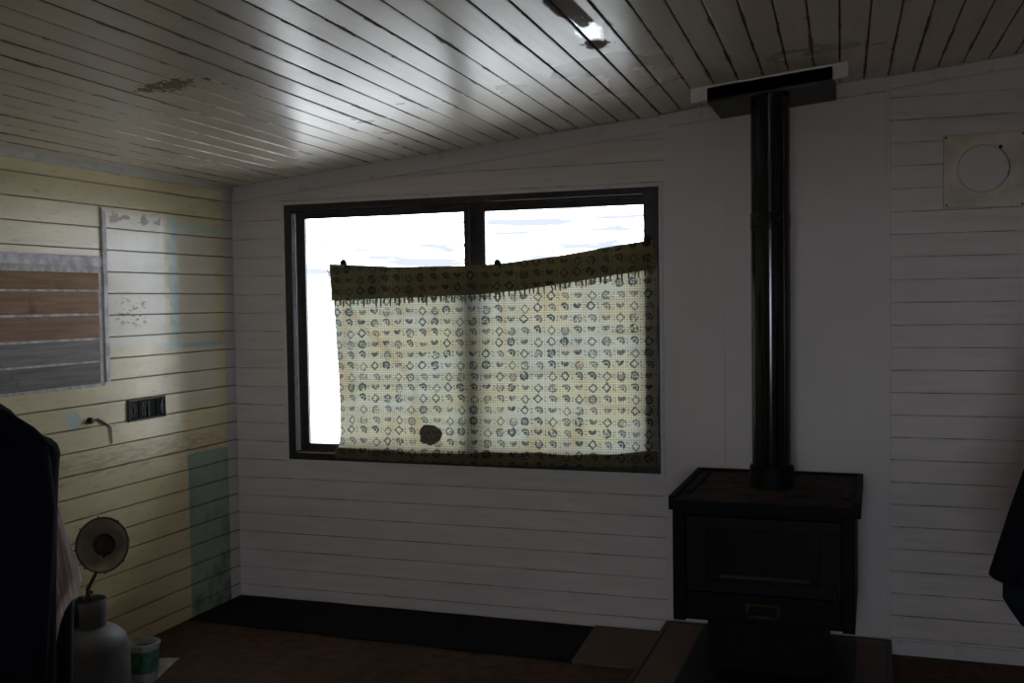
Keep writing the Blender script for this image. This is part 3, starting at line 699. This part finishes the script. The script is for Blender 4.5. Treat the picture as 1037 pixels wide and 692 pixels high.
# striped cloth hanging behind the coat
q = Mat('striped_shirt_cloth'); x, y, z = q.xyz()
uv = q.n('ShaderNodeUVMap'); sp_ = q.n('ShaderNodeSeparateXYZ'); q.put(sp_.inputs[0], uv.outputs[0])
s_ = q.M('FRACT', q.mul(sp_.outputs[0], 4.0)); ln = q.M('MAXIMUM', q.box(s_, .10, .20, .03), q.mul(q.box(s_, .55, .62, .03), .7))
M_STR = q.end(q.bsdf(q.mix(ln, (.62,.54,.53), (.88,.85,.85)), .9, 0, .2))
tw = thing('striped_shirt', 'pink-grey shirt with white stripes hanging behind the navy coat', 'shirt', tuple(at(60, 640, 3.18)))
def strip_(u, v, edge_l, edge_r, y0_, y1_, d, amp):
    pass
ltab = [(488,40),(560,38),(620,40),(652,44)]
rtab = [(488,52),(500,55),(530,64),(560,74),(585,84),(598,80),(618,66),(636,60),(652,57)]
bm = new_bm(); uvl = bm.loops.layers.uv.new('UVMap')
nu, nv = 16, 40; V = []
for j in range(nv+1):
    py = 488+164*j/nv; row = []
    for i in range(nu+1):
        u = i/nu; px_ = lerp_tab(ltab, py)*(1-u)+lerp_tab(rtab, py)*u
        d = 3.15+.014*math.sin(u*11+py*.01)+.10*u
        row.append((bm.verts.new(at(px_, py, d)), ((px_-40)/50-.0065*(py-488)*.55+.3, (py-488)/164)))
    V.append(row)
for j in range(nv):
    for i in range(nu):
        quad = (V[j][i], V[j][i+1], V[j+1][i+1], V[j+1][i]); f = bm.faces.new([a[0] for a in quad])
        for lp, a in zip(f.loops, quad): lp[uvl].uv = a[1]
bmesh.ops.solidify(bm, geom=bm.faces[:], thickness=.006)
part('shirt_tail', bm, M_STR, tw, 1.0)
c_ = at(50, 690, 3.40)
bl = thing('blue_cloth', 'dark blue garment hanging below the striped shirt behind the coat', 'garment', (c_.x, c_.y, 0))
rows = dense([(588,66),(600,71),(612,74),(640,73.5),(700,73),(770,73),(800,73)])
bm = new_bm(); rg = drape(rows, 40, 3.40, .06, nfold=5, amp=.006)
rg = [[Vector((p.x, p.y, max(p.z, .004))) for p in r] for r in rg]
loft(bm, rg); part('cloth_fall', bm, simple('dark_blue_cotton', (.010,.013,.028), .9, sc=80), bl, 1.2)
bm = new_bm(); tube(bm, [at(42,592,3.34),at(58,594,3.34),at(68,604,3.35)], [.010,.012,.008], 10); part('waistband', bm, bpy.data.materials['dark_blue_cotton'], bl, 1.2)
# jacket hanging at the right edge
jp = at(1120, 300, 2.8)
jk = thing('hanging_jacket', 'dark navy jacket hanging at the right edge before the white boards', 'jacket', (jp.x, jp.y, jp.z))
rows = dense([(328,1112),(334,1090),(342,1072),(352,1066),(380,1066),(440,1058),(500,1036),(560,1024),(585,1016),(606,1016),(616,1022),(626,1029),(633,1034),(640,1042),(646,1062),(650,1090)], 6)
bm = new_bm(); loft(bm, drape(rows, 1130, 2.82, .07, nfold=7, amp=.008, side=-1)); part('jacket_body', bm, simple('navy_twill', (.005,.008,.016), .9, spec=.2, sc=90, var=.3), jk, 1.2)
rows = dense([(350,1078),(400,1064),(440,1051),(478,1037),(520,1022),(560,1009),(578,1003),(583,1002.5),(587,1007),(590,1014),(592,1022)], 6)
rings = []
for py, px_ in rows:
    wpx = 36 if py < 578 else 36-(py-578)*1.6
    e = at(px_, py, 2.70); c = at(px_+wpx, py+3, 2.70); rr_ = []
    for k in range(28):
        t = 2*PI*k/28; rr_.append((e+c)/2+(c-e)*.5*math.cos(t)+Vector((FWD.x, FWD.y, 0))*.035*math.sin(t))
    rings.append(rr_)
bm = new_bm(); loft(bm, rings); part('sleeve', bm, simple('black_navy_lining', (.0025,.003,.005), .9, spec=.2, sc=90), jk, 1.2)
hz = ceil_z(jp.x)
bm = new_bm(); tube(bm, [at(1080,352,2.80),at(1102,334,2.80),at(1120,326,2.80),at(1138,334,2.80),at(1160,352,2.80)], .012, 8)
part('hanger', bm, simple('hanger_wood', (.20,.12,.06), .5), jk, .8)
t0 = at(1120, 326, 2.80); bm = new_bm(); tube(bm, [t0, (t0.x, t0.y, ceil_z(t0.x)+.004)], .003, 6); part('cord', bm, simple('hemp_cord', (.25,.2,.13), .9), jk)

# ------------------------------------------------------------------ light: bright overcast sky through the window and the added front opening
w = bpy.data.worlds.new('sky'); S.world = w; w.use_nodes = True; nt = w.node_tree; nt.nodes.clear()
q = Mat.__new__(Mat); q.t = nt; q.out = nt.nodes.new('ShaderNodeOutputWorld'); q._co = None
g_ = nt.nodes.new('ShaderNodeTexCoord').outputs['Generated']; q._co = g_
mp = q.n('ShaderNodeMapping'); q.put(mp.inputs[0], g_); mp.inputs['Scale'].default_value = (6, 6, 85); mp.inputs['Rotation'].default_value = (0, .05, 0)
nz = q.noise(mp.outputs[0], 1.6, 5, .6, .6)
STR = 19.0
skyc = q.mix(q.ramp(q.xyz()[1], -.4, .4), (.86,.945,1.10), (.895,.955,1.065))
cl_ = q.mix(q.mul(q.ramp(nz, .41, .58), q.ramp(q.xyz()[2], .004, .03)), skyc, (.046,.048,.066))
bg = nt.nodes.new('ShaderNodeBackground'); q.put(bg.inputs[0], cl_); bg.inputs[1].default_value = STR
nt.links.new(bg.outputs[0], q.out.inputs[0])
def portal(name, x, y, z, sx, sz, rot):
    l = bpy.data.lights.new(name, 'AREA'); l.shape = 'RECTANGLE'; l.size = sx; l.size_y = sz; l.cycles.is_portal = True
    o = bpy.data.objects.new(name, l); COL.objects.link(o); o.location = (x, y, z); o.rotation_euler = rot
portal('window_portal', (WX0+WX1)/2, .14, (WZ0+WZ1)/2, WX1-WX0, WZ1-WZ0, (-PI/2, 0, 0))
portal('added_window_portal', (DX0+DX1)/2, YF-.12, (DZ0+DZ1)/2, DX1-DX0, DZ1-DZ0, (PI/2, 0, 0))

S.view_settings.view_transform = 'Standard'; S.view_settings.look = 'None'; S.view_settings.gamma = 1.0
S.view_settings.use_curve_mapping = False; S.view_settings.exposure = 0.12
S.cycles.use_denoising = True
S.cycles.max_bounces = 10; S.cycles.diffuse_bounces = 6; S.cycles.glossy_bounces = 4; S.cycles.transparent_max_bounces = 12
S.cycles.sample_clamp_indirect = 8
